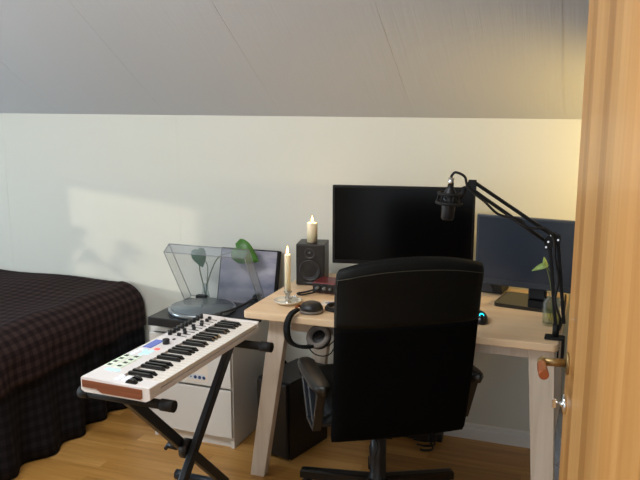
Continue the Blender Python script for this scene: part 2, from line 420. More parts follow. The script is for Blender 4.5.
# which side faces the room (normal -y or +y)? the seen face is local y = 0
hy, hx, hz = 0.0, .032, .965
b = bm_new(); lathe(b, [(0, 0), (.023, 0), (.023, .003), (.021, .005), (0, .005)], 28, mx=Matrix.Translation((hx, hy, hz)) @ Matrix.Rotation(R(90), 4, 'X'))
obj('rosette', b, M['brass'], door)
hd = bm_new()
tube(hd, [(hx, -.006, hz), (hx, -.046, hz + .001)], .0085, 14)
tube(hd, [(hx - .006, -.050, hz), (hx + .016, -.053, hz)], .0095, 14)
han = obj('handle', hd, M['brass'], door, 'satin brass lever neck')
b = bm_new(); tube(b, [(hx + .012, -.053, hz), (hx + .04, -.054, hz), (hx + .074, -.054, hz), (hx + .079, -.054, hz)], [.0085, .0098, .0102, .0088], 18, smooth=4)
obj('grip', b, M['copper'], han, 'reddish brown lever grip')
b = bm_new(); lathe(b, [(0, 0), (.021, 0), (.021, .005), (.018, .008), (.006, .008), (.006, .012), (0, .012)], 24, mx=Matrix.Translation((hx, 0, hz - .088)) @ Matrix.Rotation(R(90), 4, 'X'))
obj('keyhole_plate', b, M['chrome'], door, 'chrome keyhole plate')
b = bm_new(); tube(b, [(hx, -.012, hz - .085), (hx, -.020, hz - .085)], .003, 8); box(b, (hx - .002, -.027, hz - .098), (hx + .002, -.018, hz - .078), bevel=.001)
obj('key', b, M['chrome'], door)
for z in (.25, 1.0, 1.78):
    b = bm_new(); tube(b, [(L + .002, -.004, z), (L + .002, -.004, z + .09)], .007, 10); obj('hinge', b, M['chrome'], door)

# ------------------------------------------------------------------ bed
BX, BY0, BY1, BT = -2.15, 2.10, 3.17, .565
bed = thing('bed', 'low bed with dark ruffled skirt against the pale back wall', 'bed', (-3.15, 2.64, 0))
def L_(v): return Vector(v) - Vector((-3.15, 2.64, 0))
b = bm_new(); mxl = Matrix.Translation((3.15, -2.64, 0))
box(b, (WL + .03, BY0 + .04, .18), (BX - .04, BY1, .48), mxl, bevel=.04, seg=3); obj('mattress', b, M['white'], bed)
for px, py in ((WL + .1, BY0 + .1), (WL + .1, BY1 - .1), (BX - .1, BY0 + .1), (BX - .1, BY1 - .1)):
    b = bm_new(); box(b, (px - .025, py - .025, 0), (px + .025, py + .025, .18), mxl); obj('leg', b, M['black'], bed)
# ruffled skirt round the near side and the foot end
b = bm_new()
def edge_path():
    pts = []; r = .09
    n = 100
    for i in range(n + 1): pts.append((WL + .05 + (BX - r - WL - .05) * i / n, BY0, 0, -1))
    for i in range(1, 9):
        t = R(-90 + 90 * i / 8); pts.append((BX - r + r * cos(t), BY0 + r + r * sin(t), cos(t), sin(t)))
    n = 90
    for i in range(1, n + 1): pts.append((BX, BY0 + r + (BY1 - BY0 - r) * i / n, 1, 0))
    return pts
uvs = b.loops.layers.uv.new('UVMap'); SS = []
cols = []; s = 0; prev = None
for (x, y, nx, ny) in edge_path():
    if prev: s += math.hypot(x - prev[0], y - prev[1])
    prev = (x, y); col = []
    for k in range(9):
        t = k / 8; z = .40 * (1 - t) + .004
        amp = .004 + .020 * t; ww = amp * (sin(s * 34 + .8 * sin(s * 7)) + .55 * sin(s * 13 + 1.3 + t)) + .018 * t
        col.append(b.verts.new(L_((x + nx * ww, y + ny * ww, z))))
    cols.append(col); SS.append(s)
for ci, (A, B) in enumerate(zip(cols, cols[1:])):
    for k in range(8):
        f = b.faces.new((A[k], B[k], B[k + 1], A[k + 1])); f.smooth = True
        for lp, uv_ in zip(f.loops, ((SS[ci], k * .05), (SS[ci + 1], k * .05), (SS[ci + 1], k * .05 + .05), (SS[ci], k * .05 + .05))): lp[uvs].uv = (uv_[0] * 1.3, uv_[1])
sk = obj('bed_skirt', b, M['skirt_cloth'], bed, fix=False); m_ = sk.modifiers.new('t', 'SOLIDIFY'); m_.thickness = .004
# plaid bedspread: a grid draped over the top, rounded corner, hanging hem
b = bm_new(); uvl = b.loops.layers.uv.new('UVMap')
nu, nv = 96, 70
ext = .25; rr = .12
def drape(u, v):
    """u along x from the head to past the foot edge, v along y from wall to past the near edge (arc length)"""
    lx = BX + .0 - (WL + .02); ly = BY1 - BY0
    over_x = max(0, u - (lx - rr)); over_y = max(0, v - (ly - rr))
    o = math.hypot(over_x, over_y)
    wob = .006 * sin(u * 9 + v * 3) + .004 * sin(v * 17 - u * 5)
    if o <= 0: return Vector((WL + .02 + u, BY1 - v, BT + wob))
    dx, dy = over_x / o, over_y / o
    q = rr * pi / 2
    if o < q: a = o / rr; h = rr * sin(a); dz = rr * (1 - cos(a))
    else: h = rr + .05 * (o - q) + .006 * sin((u if dy > dx else v) * 26); dz = rr + (o - q)
    x = WL + .02 + min(u, lx - rr) + dx * h * 1.08; y = BY1 - min(v, ly - rr) - dy * h * 1.08
    return Vector((x, y, BT + wob * max(0, 1 - o / .2) - dz + .004))
lx = BX - (WL + .02); ly = BY1 - BY0
UM = lx - rr + rr * pi / 2 + .095; VM = ly - rr + rr * pi / 2 + .095
G = [[b.verts.new(drape(UM * i / nu, VM * j / nv) - Vector((-3.15, 2.64, 0))) for j in range(nv + 1)] for i in range(nu + 1)]
for i in range(nu):
    for j in range(nv):
        f = b.faces.new((G[i][j], G[i][j + 1], G[i + 1][j + 1], G[i + 1][j])); f.smooth = True
        for lp, (a_, c_) in zip(f.loops, ((i, j), (i, j + 1), (i + 1, j + 1), (i + 1, j))): lp[uvl].uv = (UM * a_ / nu, VM * c_ / nv)
sp_ = obj('bedspread', b, M['plaid'], bed, fix=False); m_ = sp_.modifiers.new('t', 'SOLIDIFY'); m_.thickness = .006; m_.offset = 1
tag(bed, 'low bed under a dark brown plaid bedspread with gathered skirt', 'bed')

# ------------------------------------------------------------------ white nightstand between bed and chest
ns = thing('nightstand', 'small low white cabinet half hidden between bed and drawer chest', 'cabinet', (-1.97, 3.05, 0))
b = bm_new(); box(b, (-.10, -.13, .05), (.115, .12, .25), bevel=.002); box(b, (-.10, -.12, 0), (.115, .12, .05)); obj('body', b, M['white'], ns)
b = bm_new(); box(b, (-.105, -.15, .262), (.12, .125, .280), bevel=.002); box(b, (-.09, -.12, .25), (.105, .11, .262)); obj('top', b, M['white'], ns)
b = bm_new(); box(b, (-.098, -.147, .055), (.113, -.131, .246), bevel=.002); obj('drawer', b, M['white'], ns)

# ------------------------------------------------------------------ chest of drawers
CX0, CX1, CY0, CY1, CT = -1.812, -1.414, 2.730, 3.170, .508
ch = thing('drawer_chest', 'white two-drawer chest beneath the record player', 'chest of drawers', ((CX0 + CX1) / 2, (CY0 + CY1) / 2, 0))
hw = (CX1 - CX0) / 2; hd_ = (CY1 - CY0) / 2
b = bm_new()
for s in (-1, 1):
    lo = (-hw, -hd_, 0) if s < 0 else (hw - .016, -hd_, 0); hi = (-hw + .016, hd_, CT) if s < 0 else (hw, hd_, CT)
    box(b, lo, hi, bevel=.001, seg=1)
box(b, (-hw + .016, -hd_ + .0, CT - .018), (hw - .016, hd_, CT)); box(b, (-hw + .016, hd_ - .01, 0), (hw - .016, hd_, CT - .018))
box(b, (-hw + .016, -hd_ + .02, .048), (hw - .016, hd_ - .01, .058)); box(b, (-hw + .016, -hd_ + .012, .262), (hw - .016, -hd_ + .05, .285))
obj('carcass', b, M['white'], ch)
b = bm_new(); box(b, (-hw + .016, -hd_ + .012, 0), (hw - .016, -hd_ + .026, .048)); obj('plinth', b, M['white'], ch)
for z0, z1 in ((.052, .266), (.277, .486)):
    b = bm_new(); box(b, (-hw + .003, -hd_ - .016, z0), (hw - .004, -hd_ - .001, z1), bevel=.002)
    box(b, (-hw + .03, -hd_ - .001, z0 + .012), (hw - .03, hd_ - .04, z1 - .03))
    obj('drawer', b, M['white'], ch)
# paper note taped on the upper drawer front with blue marks
b = bm_new(); X0 = 0.055
box(b, (X0 - .11, -.0006, 0), (X0, 0, .085)); box(b, (X0 - .095, -.0012, .008), (X0 - .012, -.0006, .032), mi=2)
for k in range(4):
    r_ = .0035 if k == 0 else .0075
    lathe(b, [(0, 0), (r_, 0), (r_, .0004), (0, .0004)], 14, mx=Matrix.Translation((X0 - .082 + k * .021 - (.0 if k else .0), -.0012, .019)) @ Matrix.Rotation(R(90), 4, 'X'), mi=1)
nt_ = obj('paper_note', b, [M['kb_key'], M['blue_ink'], M['paper']])
tag(nt_, 'small paper note with round blue marks on the white upper drawer', 'note', loc=(-1.58, CY0 - .0165, .292))

# ------------------------------------------------------------------ record player
TX, TY = -1.775, 2.655      # front-left corner, top surface z .575
tt = thing('record_player', 'black record player with raised clear dust cover on white chest', 'record player', (TX, TY, CT))
TW, TD = .42, .34
b = bm_new(); box(b, (0, 0, .030), (TW, TD, .067), bevel=.003); obj('plinth', b, M['darkwood'], tt)
for x, y in ((.06, .11), (TW - .055, .11), (.06, TD - .04), (TW - .055, TD - .04)):
    b = bm_new(); lathe(b, [(0, 0), (.024, 0), (.026, .006), (.022, .030), (0, .030)], 20, c=(x, y, 0)); obj('foot', b, M['rubber'], tt)
b = bm_new(); lathe(b, [(0, .067), (.142, .067), (.148, .070), (.148, .083), (.144, .086), (.135, .086), (0, .085)], 56, c=(.172, .165, 0)); pl = obj('platter', b, M['platter'], tt, 'metal platter')
b = bm_new(); lathe(b, [(0, .086), (.135, .086), (.135, .0885), (0, .0885)], 48, c=(.172, .165, 0)); lathe(b, [(0, .088), (.003, .088), (.003, .1), (0, .101)], 10, c=(.172, .165, 0)); obj('mat', b, mat('clear_grey_mat', (104, 112, 116), .25), pl)
b = bm_new()
lathe(b, [(0, .067), (.03, .067), (.03, .08), (.022, .084), (.012, .10), (0, .10)], 20, c=(.365, .27, 0))
tube(b, [(.365, .30, .108), (.365, .27, .108), (.36, .2, .106), (.345, .1, .104), (.315, .06, .1)], .005, 8, smooth=4)
tube(b, [(.365, .335, .108), (.365, .30, .108)], .016, 14); box(b, (.296, .03, .091), (.322, .07, .099), bevel=.002)
lathe(b, [(0, .067), (.012, .067), (.012, .085), (0, .085)], 14, c=(.395, .20, 0)); obj('tonearm', b, M['black'], tt)
b = bm_new(); box(b, (.345, .02, .067), (.40, .05, .075), bevel=.003); obj('speed_switch', b, M['black'], tt)
# dust cover: open tray hinged on the rear edge
cv = bm_new(); CW = .385; CD = .325; lip = .052; th = .003
box(cv, (0, 0, 0), (CW, CD, th)) ; box(cv, (0, 0, -lip), (th, CD, 0)); box(cv, (CW - th, 0, -lip), (CW, CD, 0)); box(cv, (0, CD - th, -lip), (CW, CD, 0))
ed = []
cover = obj('dust_cover', cv, M['acrylic'], tt)
cover.location = (.010, TD - .005, .078)
e = bm_new(); q = .0016
C8 = [(0, 0, 0), (CW, 0, 0), (CW, CD, 0), (0, CD, 0), (0, 0, -lip), (CW, 0, -lip), (CW, CD, -lip), (0, CD, -lip)]
for i, j in ((0, 1), (1, 2), (2, 3), (3, 0), (4, 7), (7, 6), (6, 5), (3, 7), (2, 6), (0, 4), (1, 5)): tube(e, [C8[i], C8[j]], q, 6)
obj('rim', e, M['acrylic_edge'], cover, 'darker polished edges')
cover.rotation_euler = (R(58), 0, pi); cover.location = (.022 + CW, TD - .012, .080)
for x in (.055, .32):
    b = bm_new(); box(b, (x, TD - .03, .067), (x + .05, TD - .002, .090), bevel=.003); obj('hinge', b, M['black'], tt)

# print leaning on the wall behind the record player
pr = bm_new(); box(pr, (0, 0, 0), (.29, .040, .285), bevel=.002, seg=1)
box(pr, (.006, -.001, .006), (.284, 0, .279), mi=1)
lp = obj('canvas_print', pr, [M['black_matte'], M['print']])
tag(lp, 'square blue-grey cloudy print leaning behind the record player', 'picture', loc=(-1.665, 3.058, CT + .012))
lp.rotation_euler = (R(-15), 0, R(2))

# leaf cuttings in a small vase
def leaf(bm, base, direc, normal, length, width, fold=.15, mi=0, notch=True):
    base = Vector(base); d = Vector(direc).normalized(); n = Vector(normal); n = (n - d * n.dot(d)).normalized(); s = d.cross(n)
    N = 12; mid = []; le = []; ri = []
    for i in range(N + 1):
        t = i / N
        wv = width / 2 * (sin(pi * min(1, t * .94 + .06) ** .62)) ** .9 if 0 < i < N else (.0 if i == N else width * .12)
        bend = -.18 * length * t * t
        p = base + d * (length * t) + n * bend
        back = d * (-.10 * length * (1 - t)) if notch and t < .3 else Vector((0, 0, 0))
        mid.append(bm.verts.new(p)); le.append(bm.verts.new(p + s * wv + n * wv * fold + back)); ri.append(bm.verts.new(p - s * wv + n * wv * fold + back))
    for i in range(N):
        for q_ in ((mid[i], le[i], le[i + 1], mid[i + 1]), (mid[i], mid[i + 1], ri[i + 1], ri[i])):
            try: f = bm.faces.new(q_); f.smooth = True; f.material_index = mi
            except ValueError: pass
def solid(o, t):
    m = o.modifiers.new('t', 'SOLIDIFY'); m.thickness = t
VX, VY = -1.705, 3.035
va = thing('leaf_vase', 'slim glass vase of two heart leaves behind the record player', 'vase', (VX, VY, CT))
b = bm_new(); lathe(b, [(0, 0), (.022, 0), (.024, .01), (.020, .07), (.013, .10), (.014, .13), (.012, .13), (.0105, .10), (.017, .07), (.020, .01), (0, .008)], 28); obj('vase', b, M['glass'], va)
b = bm_new(); lathe(b, [(0, .009), (.0195, .0105), (.0165, .068), (0, .068)], 24); obj('water', b, M['water'], va)
l1 = (-.010, -.02, .280); l2 = (.170, .01, .300)
b = bm_new(); tube(b, [(0, 0, .02), (-.004, -.002, .10), (-.022, -.01, .20), l1], .0028, 8, smooth=5); st = obj('stem', b, M['stem'], va)
b = bm_new(); leaf(b, (-.040, -.02, .255), (.15, -.25, -1), (.3, -1, .15), .001, .001); b.free()
b = bm_new(); leaf(b, (l1[0] - .014, l1[1], l1[2] + .012), (.30, -.1, -1), (.25, -1, .15), .085, .070); lf = obj('leaf', b, M['leaf_dark'], va, 'small grey-green leaf'); solid(lf, .001)
b = bm_new(); tube(b, [(0, 0, .02), (.006, 0, .11), (.035, .004, .20), (.075, .006, .262), l2], .0028, 8, smooth=5); obj('stem', b, M['stem'], va)
b = bm_new(); leaf(b, (l2[0] - .01, l2[1], l2[2] + .01), (1, -.15, -.50), (.1, -1, .10), .124, .110); lf = obj('leaf', b, M['leaf'], va, 'large bright green leaf'); solid(lf, .001)
b = bm_new(); tube(b, [(0, 0, .02), (.003, .002, .10), (.012, .006, .2), (-.004, .008, .245)], .002, 8, smooth=5); obj('stem', b, M['stem'], va)

# ------------------------------------------------------------------ desk
DT = .71; DXL, DXR, DY0, DY1 = -1.228, -.100, 2.455, 3.150
dc = ((DXL + DXR) / 2, (DY0 + DY1) / 2, 0)
dk = thing('desk', 'pale birch desk with slanted white-stained legs along the back wall', 'desk', dc)
mxd = Matrix.Translation((-dc[0], -dc[1], 0))
b = bm_new(); vs = prism(b, rrect(DXL, DY0, DXR, DY1, .022, 6), DT - .026, DT, axis=2, mx=mxd)
obj('desktop', b, M['desk_wood'], dk)
mod = dk.children[0].modifiers.new('bv', 'BEVEL'); mod.width = .003; mod.segments = 2; mod.limit_method = 'ANGLE'
b = bm_new()
box(b, (DXL + .15, DY0 + .110, DT - .092), (DXR - .075, DY0 + .126, DT - .026), mxd, bevel=.002)
box(b, (DXL + .15, DY1 - .085, DT - .092), (DXR - .075, DY1 - .065, DT - .026), mxd, bevel=.002)
box(b, (DXL + .10, DY0 + .07, DT - .08), (DXL + .12, DY1 - .07, DT - .026), mxd, bevel=.002)
box(b, (DXR - .075, DY0 + .07, DT - .08), (DXR - .055, DY1 - .07, DT - .026), mxd, bevel=.002)
obj('apron', b, M['desk_leg'], dk)
def deskleg(xt, xb, yt, yb, wd=.066, dp=.042):
    b = bm_new(); h = wd / 2; k = dp / 2
    A = [b.verts.new(Vector((xb + sx * h * .92, yb + sy * k, 0)) - Vector(dc)) for sx, sy in ((-1, -1), (1, -1), (1, 1), (-1, 1))]
    B = [b.verts.new(Vector((xt + sx * h * 1.08, yt + sy * k, DT - .026)) - Vector(dc)) for sx, sy in ((-1, -1), (1, -1), (1, 1), (-1, 1))]
    b.faces.new(A); b.faces.new(B)
    for i in range(4): b.faces.new((A[i], A[(i + 1) % 4], B[(i + 1) % 4], B[i]))
    bmesh.ops.bevel(b, geom=b.edges[:], offset=.002, segments=1, affect='EDGES')
    obj('leg', b, M['desk_leg'], dk)
deskleg(-1.105, -1.222, 2.535, 2.570)
deskleg(-.155, -.118, 2.520, 2.540, wd=.078)
deskleg(-1.105, -1.185, 3.075, 3.060)
deskleg(-.155, -.118, 3.075, 3.060)

# ------------------------------------------------------------------ things on the desk
def candle_light(p, e=.35): light('POINT', 'candle_flame', p, e, (1, .62, .28), shadow_soft_size=.008)
def flame_obj(z, parent):
    b = bm_new(); lathe(b, [(0, 0), (.003, .002), (.0045, .008), (.0035, .016), (.0012, .025), (0, .030)], 14, c=(0, 0, z)); f = obj('flame', b, M['flame'], parent, 'yellow flame'); return f
cx_, cy_ = -1.108, 2.610
ho = thing('candle_holder', 'silvery chamberstick saucer holding the slim candle near desk corner', 'candle holder', (cx_, cy_, DT))
b = bm_new(); lathe(b, [(0, 0), (.034, 0), (.040, .003), (.050, .010), (.055, .015), (.053, .0165), (.048, .012), (.038, .006), (.014, .006), (0, .006)], 40); obj('saucer', b, mat('pearl_silver', (226, 220, 204), .25, metal=.25), ho)
b = bm_new(); lathe(b, [(.014, .006), (.009, .014), (.013, .022), (.0085, .030), (.011, .040), (.016, .046), (.016, .049), (.0125, .049), (.0125, .044), (0, .044)], 28); obj('socket', b, mat('silver', (190, 186, 176), .2, metal=.85), ho)
b = bm_new(); tube(b, [(.014, .0, .020), (.032, -.01, .036), (.046, -.012, .026), (.040, -.010, .012)], .0028, 8, smooth=6); obj('handle', b, M['chrome'], ho)
cn = thing('slim_candle', 'tall slim lit candle standing in the silvery holder', 'candle', (cx_, cy_, DT + .045))
b = bm_new(); lathe(b, [(0, 0), (.0118, 0), (.0118, .146), (.010, .1495), (.004, .1485), (0, .148)], 24); obj('wax', b, M['wax'], cn)
b = bm_new(); tube(b, [(0, 0, .147), (.001, 0, .157)], .0009, 6); obj('wick', b, M['black'], cn); flame_obj(.152, cn)
candle_light((cx_, cy_, DT + .045 + .172))

# studio speaker
def make_speaker(label, loc, rz, group):
    t = thing('studio_speaker', label, 'speaker', loc, rz, group)
    W, D, Hh = .122, .120, .178
    b = bm_new(); box(b, (-W / 2, 0, .003), (W / 2, D, Hh), bevel=.004, seg=3); obj('cabinet', b, M['darkwood'], t)
    b = bm_new(); box(b, (-W / 2 + .003, -.004, .006), (W / 2 - .003, 0, Hh - .003), bevel=.0015)
    bf = obj('baffle', b, M['black'], t)
    fr = Matrix.Rotation(R(90), 4, 'X')
    b = bm_new(); lathe(b, [(.046, .004), (.045, .008), (.041, .0085), (.038, .004), (.034, .0065), (.031, .004), (.022, -.004), (.013, -.007), (.012, -.003), (.008, .001), (0, .0025)], 40, mx=Matrix.Translation((0, -.001, .068)) @ fr)
    obj('woofer', b, mat('woofer_cone', (34, 35, 38), .35), t)
    b = bm_new(); lathe(b, [(.024, .003), (.023, .006), (.020, .006), (.014, .001), (.009, .0005), (.007, .004), (0, .0055)], 32, mx=Matrix.Translation((0, -.001, .140)) @ fr)
    obj('tweeter', b, mat('tweeter_dome', (40, 41, 45), .3), t)
    b = bm_new(); box(b, (-.016, -.0045, .011), (.012, -.004, .016))
    obj('maker_mark', b, M['grey'], t)
    return t
spk = make_speaker('small black studio speaker with a lit candle on top', (-1.128, 2.900, DT), R(11), None)
dkb = thing('docking_box', 'low dark rounded box half hidden between office chair and smaller monitor', 'box', (-.400, 3.055, DT), R(-8))
b = bm_new(); prism(b, [(-.075, .002), (.052, .002), (.046, .040), (.020, .058), (-.075, .062)], -.02, .09, axis=1); bmesh.ops.bevel(b, geom=b.edges[:], offset=.004, segments=2, affect='EDGES'); obj('housing', b, M['black'], dkb)
b = bm_new(); prism(b, [(-.070, .008), (.018, .008), (.012, .034), (-.020, .050), (-.070, .056)], -.0235, -.0195, axis=1); obj('front_panel', b, M['bezel_blue'], dkb, 'blue-grey front coloured as a sheen')  # blue sheen put into the panel's colour
c2 = thing('pillar_candle', 'short thick lit candle on top of the left studio speaker', 'candle', (-1.140, 2.955, DT + .178))
b = bm_new(); lathe(b, [(0, 0), (.0225, 0), (.0225, .080), (.020, .083), (.010, .080), (0, .079)], 30); obj('wax', b, M['wax'], c2)
b = bm_new(); tube(b, [(0, 0, .079), (.001, 0, .088)], .0009, 6); obj('wick', b, M['black'], c2)
flame_obj(.083, c2)
candle_light((-1.140, 2.955, DT + .178 + .103), .3)

# audio interface
ai = thing('audio_interface', 'maroon metal audio interface box beside the small speaker', 'audio interface', (-.985, 2.845, DT), R(-2))
b = bm_new(); box(b, (-.09, -.055, .004), (.09, .055, .046), bevel=.003); obj('case', b, M['maroon'], ai)
b = bm_new(); box(b, (-.087, -.058, .007), (.087, -.055, .043), bevel=.001); obj('front_panel', b, M['black'], ai, 'black front panel')
for x, r_ in ((-.065, .008), (-.035, .008), (-.01, .006), (.02, .006), (.055, .013)):
    b = bm_new(); lathe(b, [(0, 0), (r_, 0), (r_ * .9, .012), (0, .012)], 16, mx=Matrix.Translation((x, -.058, .025)) @ Matrix.Rotation(R(90), 4, 'X')); obj('knob', b, M['grey'], ai)

def cable(label, pts, r=.003, sm=8, cat='cable', name='cable', m='rubber', group=None):
    b = bm_new(); tube(b, pts, r, 8, smooth=sm); o = obj(name, b, M[m]); o.location = (0, 0, 0)
    # put the origin at the cable's first point
    p = Vector(pts[0]); o.data.transform(Matrix.Translation(-p)); o.location = p
    return tag(o, label, cat, group)
cable('black cable looping on the desk from the maroon interface', [(-1.045, 2.782, DT + .022), (-1.06, 2.76, DT + .012), (-1.10, 2.735, DT + .0045), (-1.125, 2.75, DT + .0045), (-1.10, 2.785, DT + .005), (-1.06, 2.79, DT + .018)], .0038)
b = bm_new(); tube(b, [(.045 * cos(2 * pi * i / 28), .045 * sin(2 * pi * i / 28), .006 + .0008 * sin(i)) for i in range(28)], .0055, 8, closed=True)
tube(b, [(.040 * cos(2 * pi * i / 28), .042 * sin(2 * pi * i / 28), .014) for i in range(28)], .0045, 8, closed=True)
tag(obj('cable_coil', b, M['rubber']), 'coiled black cable lying beside the headphones', 'cable', loc=(-.90, 2.60, DT))
b = bm_new(); box(b, (-.045, -.028, 0), (.045, .028, .0012), bevel=0); box(b, (-.03, -.004, .0012), (.028, .006, .0018), mi=1); box(b, (-.02, .010, .0012), (.032, .015, .0018), mi=1)
tag(obj('paper_card', b, [M['kb_key'], M['blue_ink']]), 'small white card with dark print behind the headphones', 'card', loc=(-.945, 2.67, DT), rz=R(8))

# headphones clamped over the desk edge
hp = thing('headphones', 'black over-ear headphones gripping the front desk edge', 'headphones', (-.980, 2.53, DT + .001))
b = bm_new(); lathe(b, [(0, .040), (.020, .0395), (.034, .034), (.042, .022), (.044, .012), (.040, .010), (0, .010)], 36)
obj('ear_cup', b, M['black'], hp)
b = bm_new(); lathe(b, [(.040, .016), (.045, .010), (.044, .002), (.036, 0), (.022, .001), (.02, .01)], 36); obj('ear_pad', b, M['pad_grey'], hp, 'grey ear pad')
lo_ = Matrix.Translation((.032, -.010, -.088)) @ Matrix.Rotation(R(52), 4, 'X') @ Matrix.Rotation(R(-6), 4, 'Y')
b = bm_new(); lathe(b, [(0, -.034), (.020, -.034), (.034, -.030), (.044, -.018), (.045, -.008), (.040, -.006), (0, -.008)], 36, mx=lo_); obj('ear_cup', b, M['black'], hp)
b = bm_new(); lathe(b, [(.040, -.008), (.047, -.004), (.047, .006), (.040, .013), (.030, .010), (.026, -.002)], 36, mx=lo_); obj('ear_pad', b, M['pad_grey'], hp, 'grey ear pad')
b = bm_new()
pts = [(-.034, -.050, .020), (-.044, -.086, .012), (-.052, -.104, -.015), (-.054, -.106, -.05), (-.048, -.100, -.084), (-.028, -.085, -.106), (.0, -.062, -.116), (.022, -.030, -.118)]
P = catmull(pts, 6)
for i in range(len(P) - 1):
    t = i / (len(P) - 1); bar(b, P[i], P[i + 1] + (P[i + 1] - P[i]) * .15, .022 + .014 * sin(pi * t), .013, side=(.8, -.6, .15), bevel=.003)
obj('headband', b, M['leather'], hp)
b = bm_new(); tube(b, [(-.044, -.004, .02), (-.050, -.02, .024), (-.040, -.045, .024)], .005, 8, smooth=4); obj('yoke', b, M['copper'], hp, 'copper coloured hinge')

# monitors
def monitor(label, pl, pr_, ztop, hgt, bez, scr, chin, group, th=.035):
    a = Vector((pl[0], pl[1])); c = Vector((pr_[0], pr_[1])); d = c - a; wd = d.length; an = math.atan2(d.y, d.x)
    t = thing('monitor', label, 'monitor', ((a.x + c.x) / 2 - sin(an) * .05, (a.y + c.y) / 2 + cos(an) * .05, DT), an, group)
    z1 = ztop - DT; z0 = z1 - hgt; y = -.05
    b = bm_new(); box(b, (-wd / 2, y, z0), (wd / 2, y + .018, z1), bevel=.003); box(b, (-wd / 2 + .05, y + .018, z0 + .04), (wd / 2 - .05, y + th, z1 - .04), bevel=.008); obj('housing', b, bez, t)
    bz = .010
    b = bm_new(); box(b, (-wd / 2 + bz, y - .0015, z0 + chin), (wd / 2 - bz, y + .001, z1 - bz)); obj('screen', b, scr, t)
    return t, wd, z0, z1
mb = mat('black_bezel', (9, 9, 10), .4, spec=.3)
m1, wd1, z01, z11 = monitor('large black monitor standing behind the office chair', (-1.030, 2.90), (-.467, 3.0), 1.141, .325, mb, M['screen'], .018, 'computer monitors')
b = bm_new(); box(b, (-.035, -.02, .012), (.035, .012, .30), bevel=.004); obj('stand_neck', b, mb, m1)
b = bm_new(); box(b, (-.13, -.06, 0), (.13, .10, .014), bevel=.005); obj('stand_base', b, mb, m1)
m2, wd2, z02, z12 = monitor('smaller blue-grey monitor by the door with square stand', (-.452, 2.957), (.030, 2.885), 1.045, .274, M['bezel_blue'], M['screen_blue'], .026, 'computer monitors')
b = bm_new(); box(b, (-.038, -.025, .014), (.030, .004, .16), bevel=.006); obj('stand_neck', b, M['black'], m2)
b = bm_new(); prism(b, rrect(-.140, -.14, .085, .055, .018), 0, .014, axis=2); obj('stand_base', b, mat('gloss_black', (16, 17, 20), .12), m2)

# mouse
ms = thing('mouse', 'black mouse with glowing cyan logo beside the office chair', 'mouse', (-.385, 2.640, DT), R(25))
b = bm_new(); bmesh.ops.create_uvsphere(b, u_segments=28, v_segments=16, radius=1)
for v in b.verts:
    x, y, z = v.co; v.co = Vector((x * .034 * (1 - .12 * abs(y)), y * .058, max(0, z) * .036 * (1 - .25 * y) + .002))
obj('shell', b, mat('mouse_shell', (18, 18, 22), .3), ms, smooth=True)
b = bm_new(); lathe(b, [(0, 0), (.0085, 0), (.0085, .0015), (0, .002)], 20, mx=Matrix.Translation((0, -.038, .0305)) @ Matrix.Rotation(R(38), 4, 'X')); obj('logo', b, M['cyan_led'], ms, 'round cyan light')
b = bm_new(); tube(b, [(0, .034, .024), (0, .044, .022)], .007, 12); obj('scroll_wheel', b, M['grey'], ms)
cable('thin black mouse cable running back over the desk', [(-.410, 2.696, DT + .012), (-.41, 2.76, DT + .004), (-.45, 2.80, DT + .004), (-.50, 2.86, DT + .004)], .002)

# vase with a cutting
v2 = thing('bottle_vase', 'clear glass bottle of yellowish water with a leaf cutting', 'vase', (-.140, 2.680, DT))
b = bm_new(); lathe(b, [(0, 0), (.026, 0), (.030, .006), (.030, .075), (.026, .090), (.014, .100), (.013, .110), (.022, .122), (.020, .122), (.0115, .110), (.0125, .099), (.023, .088), (.027, .074), (.027, .008), (0, .006)], 36); obj('bottle', b, M['glass'], v2)
b = bm_new(); lathe(b, [(0, .007), (.0265, .009), (.0265, .055), (0, .055)], 30); obj('water', b, M['water'], v2, 'yellow-green water')
b = bm_new(); tube(b, [(.004, 0, .012), (.0, 0, .10), (-.014, -.002, .17), (-.028, -.004, .212)], .0018, 8, smooth=5); tube(b, [(-.004, 0, .012), (.002, 0, .11), (-.008, 0, .18), (-.026, -.004, .212)], .0014, 8, smooth=5); obj('stem', b, M['stem'], v2)
b = bm_new(); leaf(b, (-.024, -.004, .214), (-1, -.1, -.42), (.05, -1, .75), .056, .022); lf = obj('leaf', b, M['leaf_light'], v2); solid(lf, .0008)
b = bm_new(); leaf(b, (-.028, -.004, .208), (-.15, -.1, 1), (.3, -1, .1), .034, .016); lf = obj('leaf', b, M['leaf_light'], v2); solid(lf, .0008)

# ------------------------------------------------------------------ microphone boom
bo = thing('microphone_boom', 'black scissor boom arm clamped to the right desk corner', 'boom arm', (-.118, 2.52, DT))
O = Vector((-.118, 2.52, DT))
def rel(p): return Vector(p) - O
b = bm_new()
box(b, (-.030, -.020, .001), (.030, .020, .010), bevel=.002); box(b, (.024, -.014, -.075), (.034, .014, .010), bevel=.002); box(b, (.009, -.012, -.078), (.030, .012, -.068), bevel=.002)
tube(b, [(.0145, 0, -.068), (.0145, 0, -.030)], .003, 10); lathe(b, [(0, -.03), (.005, -.03), (.005, -.0275), (0, -.0275)], 16, c=(.0145, 0, 0)); tube(b, [(.0145, 0, -.092), (.0145, 0, -.075)], .006, 10)
tube(b, [(.004, 0, .008), (.004, 0, .050)], .011, 14); obj('clamp', b, M['arm_black'], bo)
J = Vector((-.139, 2.52, 1.035)); base = Vector((-.106, 2.52, DT + .045)); T = Vector((-.398, 2.47, 1.212))
